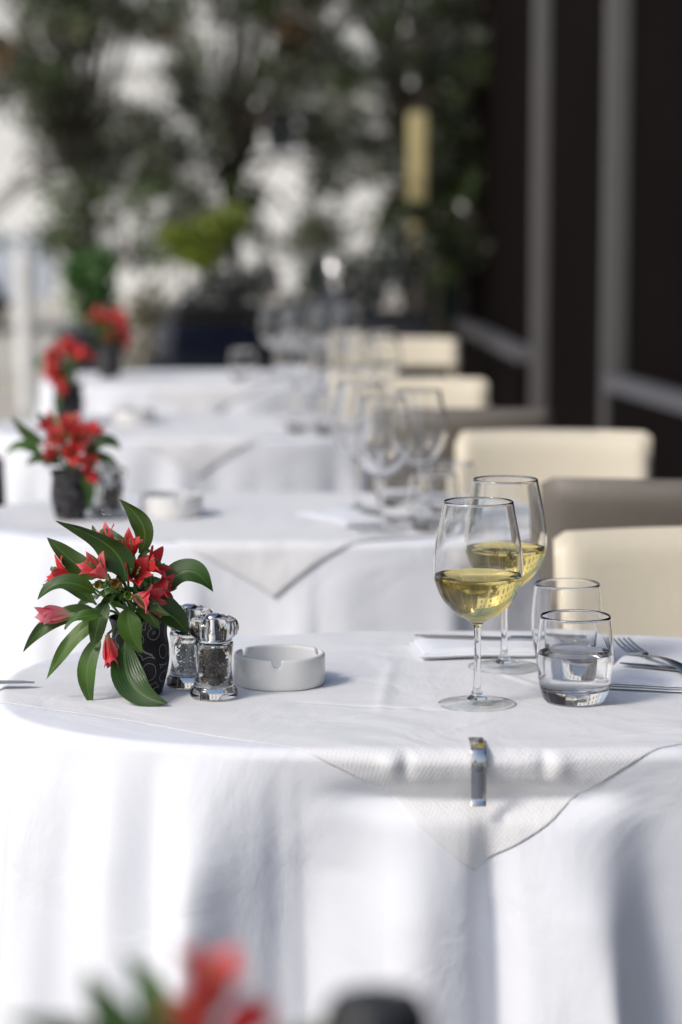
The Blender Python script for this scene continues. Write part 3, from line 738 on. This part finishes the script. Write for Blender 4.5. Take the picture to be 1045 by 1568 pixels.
def bush(name,blobs,n,size,pal,seed,zs=None):
    r=random.Random(seed); P=[];C=[]
    for (x,y,z,rx,rz) in blobs:
        for k in range(n):
            q=Vector((r.gauss(0,1),r.gauss(0,1),r.gauss(0,1))).normalized()*(r.random()**.4)
            P.append((x+q.x*rx,y+q.y*rx,z+q.z*rz)); c=r.choice(pal); g=r.uniform(.6,1.5); C.append(tuple(min(1,a*g) for a in c))
    e=empty(name); leafcloud("foliage",P,size,C,e,seed)
    SV=[];SF=[]
    for (x,y,z,rx,rz) in blobs:
        v,f=tube_data([(x,y,zs if zs is not None else max(.0,z-rz-.25)),(x+.02,y,z-rz*.3),(x,y,z+rz*.5)],.012,6,len(SV)); SV+=v;SF+=f
    mk("stems",SV,SF,M_bark,e); return e
bush("yellow_green_shrub",[(-.80,15,1.10,.15,.13),(-.68,15,1.16,.13,.11),(-1.0,15.1,1.05,.14,.13),(-.85,15,.95,.15,.1)],520,.05,[(.18,.24,.03),(.36,.42,.06),(.08,.14,.02)],2,.4)
bush("dark_shrub",[(-.75,15,.74,.22,.13),(-.5,15,.80,.14,.12),(-.22,15,.62,.2,.16),(-.1,15,.85,.16,.12),(.2,15,.80,.2,.2),(.38,15,.95,.18,.2),(.05,15,.7,.2,.12),(-.95,14.8,.55,.12,.2)],400,.06,[(.03,.045,.025),(.05,.07,.03),(.03,.04,.06),(.3,.31,.3)],3,.3)
bush("beige_shrub",[(-1.12,14.2,.62,.14,.2),(-1.0,14.2,.45,.14,.2),(-1.15,14.2,.3,.16,.2)],420,.06,[(.36,.31,.21),(.18,.17,.10),(.06,.08,.03)],13,0)
bush("climbing_shrub",[(.50,15.75,1.22,.12,.08),(.62,15.8,1.05,.1,.12)],500,.05,[(.04,.055,.03),(.07,.09,.04)],8,0.)
sc=empty("motor_scooter",(-.42,13.4,0),R(25))
M_blue=simple("blue_black_paint",(.012,.016,.030),.15)
for x in (-.55,.55):
    V,F=[],[]
    for i in range(24):
        a=2*math.pi*i/24
        for j in range(8):
            b=2*math.pi*j/8; rr=.19+.05*math.cos(b); V.append((x+rr*math.cos(a),.05*math.sin(b),.24+rr*math.sin(a)))
    for i in range(24):
        for j in range(8): F.append((i*8+j,((i+1)%24)*8+j,((i+1)%24)*8+(j+1)%8,i*8+(j+1)%8))
    mk("wheel",V,F,M_darkchair,sc)
boxes("body",[(-.62,.12,-.14,.14,.34,.62),(.0,.42,-.15,.15,.25,.31),(.36,.46,-.2,.2,.25,.78)],M_blue,sc,.045,4)
boxes("seat",[(-.58,.08,-.13,.13,.63,.73)],M_darkchair,sc,.03,4)
v,f=tube_data([(.55,0,.24),(.45,0,.75),(.40,0,.98)],.025,10); mk("fork_tube",v,f,M_chrome,sc)
v,f=tube_data([(.33,-.32,.98),(.40,0,1.0),(.33,.32,.98)],.016,10); mk("handlebar",v,f,M_chrome,sc)
boxes("headlight",[(.40,.50,-.07,.07,.84,.94)],M_chrome,sc,.03,3)
sg=empty("ochre_hanging_sign",(.50,16.0,0))
boxes("pole",[(-.02,.02,.03,.07,0,1.9)],M_post,sg)
boxes("panel",[(-.060,.060,-.02,.028,.90,1.86)],simple("ochre_enamel",(.50,.42,.20),.5),sg,.01,2)
sh=empty("green_door",(.76,17.45,0)); boxes("leaf",[(-.30,.06,-.03,.03,0,2.1)],simple("dark_green_paint",(.012,.035,.028),.4),sh,.005,2)
boxes("rails",[(-.26,.02,-.045,-.032,.2,.26),(-.26,.02,-.045,-.032,1.0,1.06),(-.26,.02,-.045,-.032,1.9,1.96)],M_post,sh)
for x,y in ((-1.95,15),(-2.5,19)):
    b=empty("street_bollard",(x,y,0)); lathe("post",[(0,0),(.05,0),(.05,.85),(.06,.87),(.055,.93),(.0,.97)],M_frame,b,S=24)
pp=empty("potted_plant_stand",(-1.03,10,0)); lathe("pot",[(0,0),(.10,0),(.11,.01),(.09,.3),(.11,.6),(.15,.74),(.14,.75),(.12,.72),(0,.70)],M_pl,pp,S=32)
bush("green_potted_plant",[(-1.03,10,.88,.12,.12),(-1.0,10,1.00,.09,.11),(-1.08,10,.98,.06,.08)],230,.06,[(.08,.17,.05),(.13,.24,.08)],5)
# ---------------------------------------------------------------- light, camera
w=bpy.data.worlds.new("World"); scene.world=w; w.use_nodes=True; nt=w.node_tree
sk=nt.nodes.new('ShaderNodeTexSky'); sk.sky_type='NISHITA'; sk.sun_disc=False
sx,sy,sz=-.68,-.48,.72; el=math.atan2(sz,math.hypot(sx,sy))
sk.sun_elevation=el; sk.sun_rotation=math.atan2(sx,sy); sk.air_density=1.0; sk.dust_density=2.5
nt.links.new(sk.outputs[0],nt.nodes['Background'].inputs[0]); nt.nodes['Background'].inputs[1].default_value=.15
s=bpy.data.lights.new("sun",'SUN'); s.energy=1.6; s.angle=R(14); s.color=(1,.97,.93)
so=link(bpy.data.objects.new("sun",s)); so.rotation_euler=Vector((sx,sy,sz)).to_track_quat('Z','Y').to_euler()
cam=bpy.data.cameras.new("camera"); cam.sensor_fit='VERTICAL'; cam.sensor_height=36; cam.sensor_width=24; cam.lens=85; cam.clip_end=500; cam.clip_start=.05
cam.dof.use_dof=True; cam.dof.focus_distance=2.56; cam.dof.aperture_fstop=3.2
co=link(bpy.data.objects.new("camera",cam)); co.location=(0,0,1.28); co.rotation_euler=(R(90-7.3),0,0); scene.camera=co
scene.view_settings.view_transform='Standard'; scene.view_settings.look='None'; scene.view_settings.exposure=0
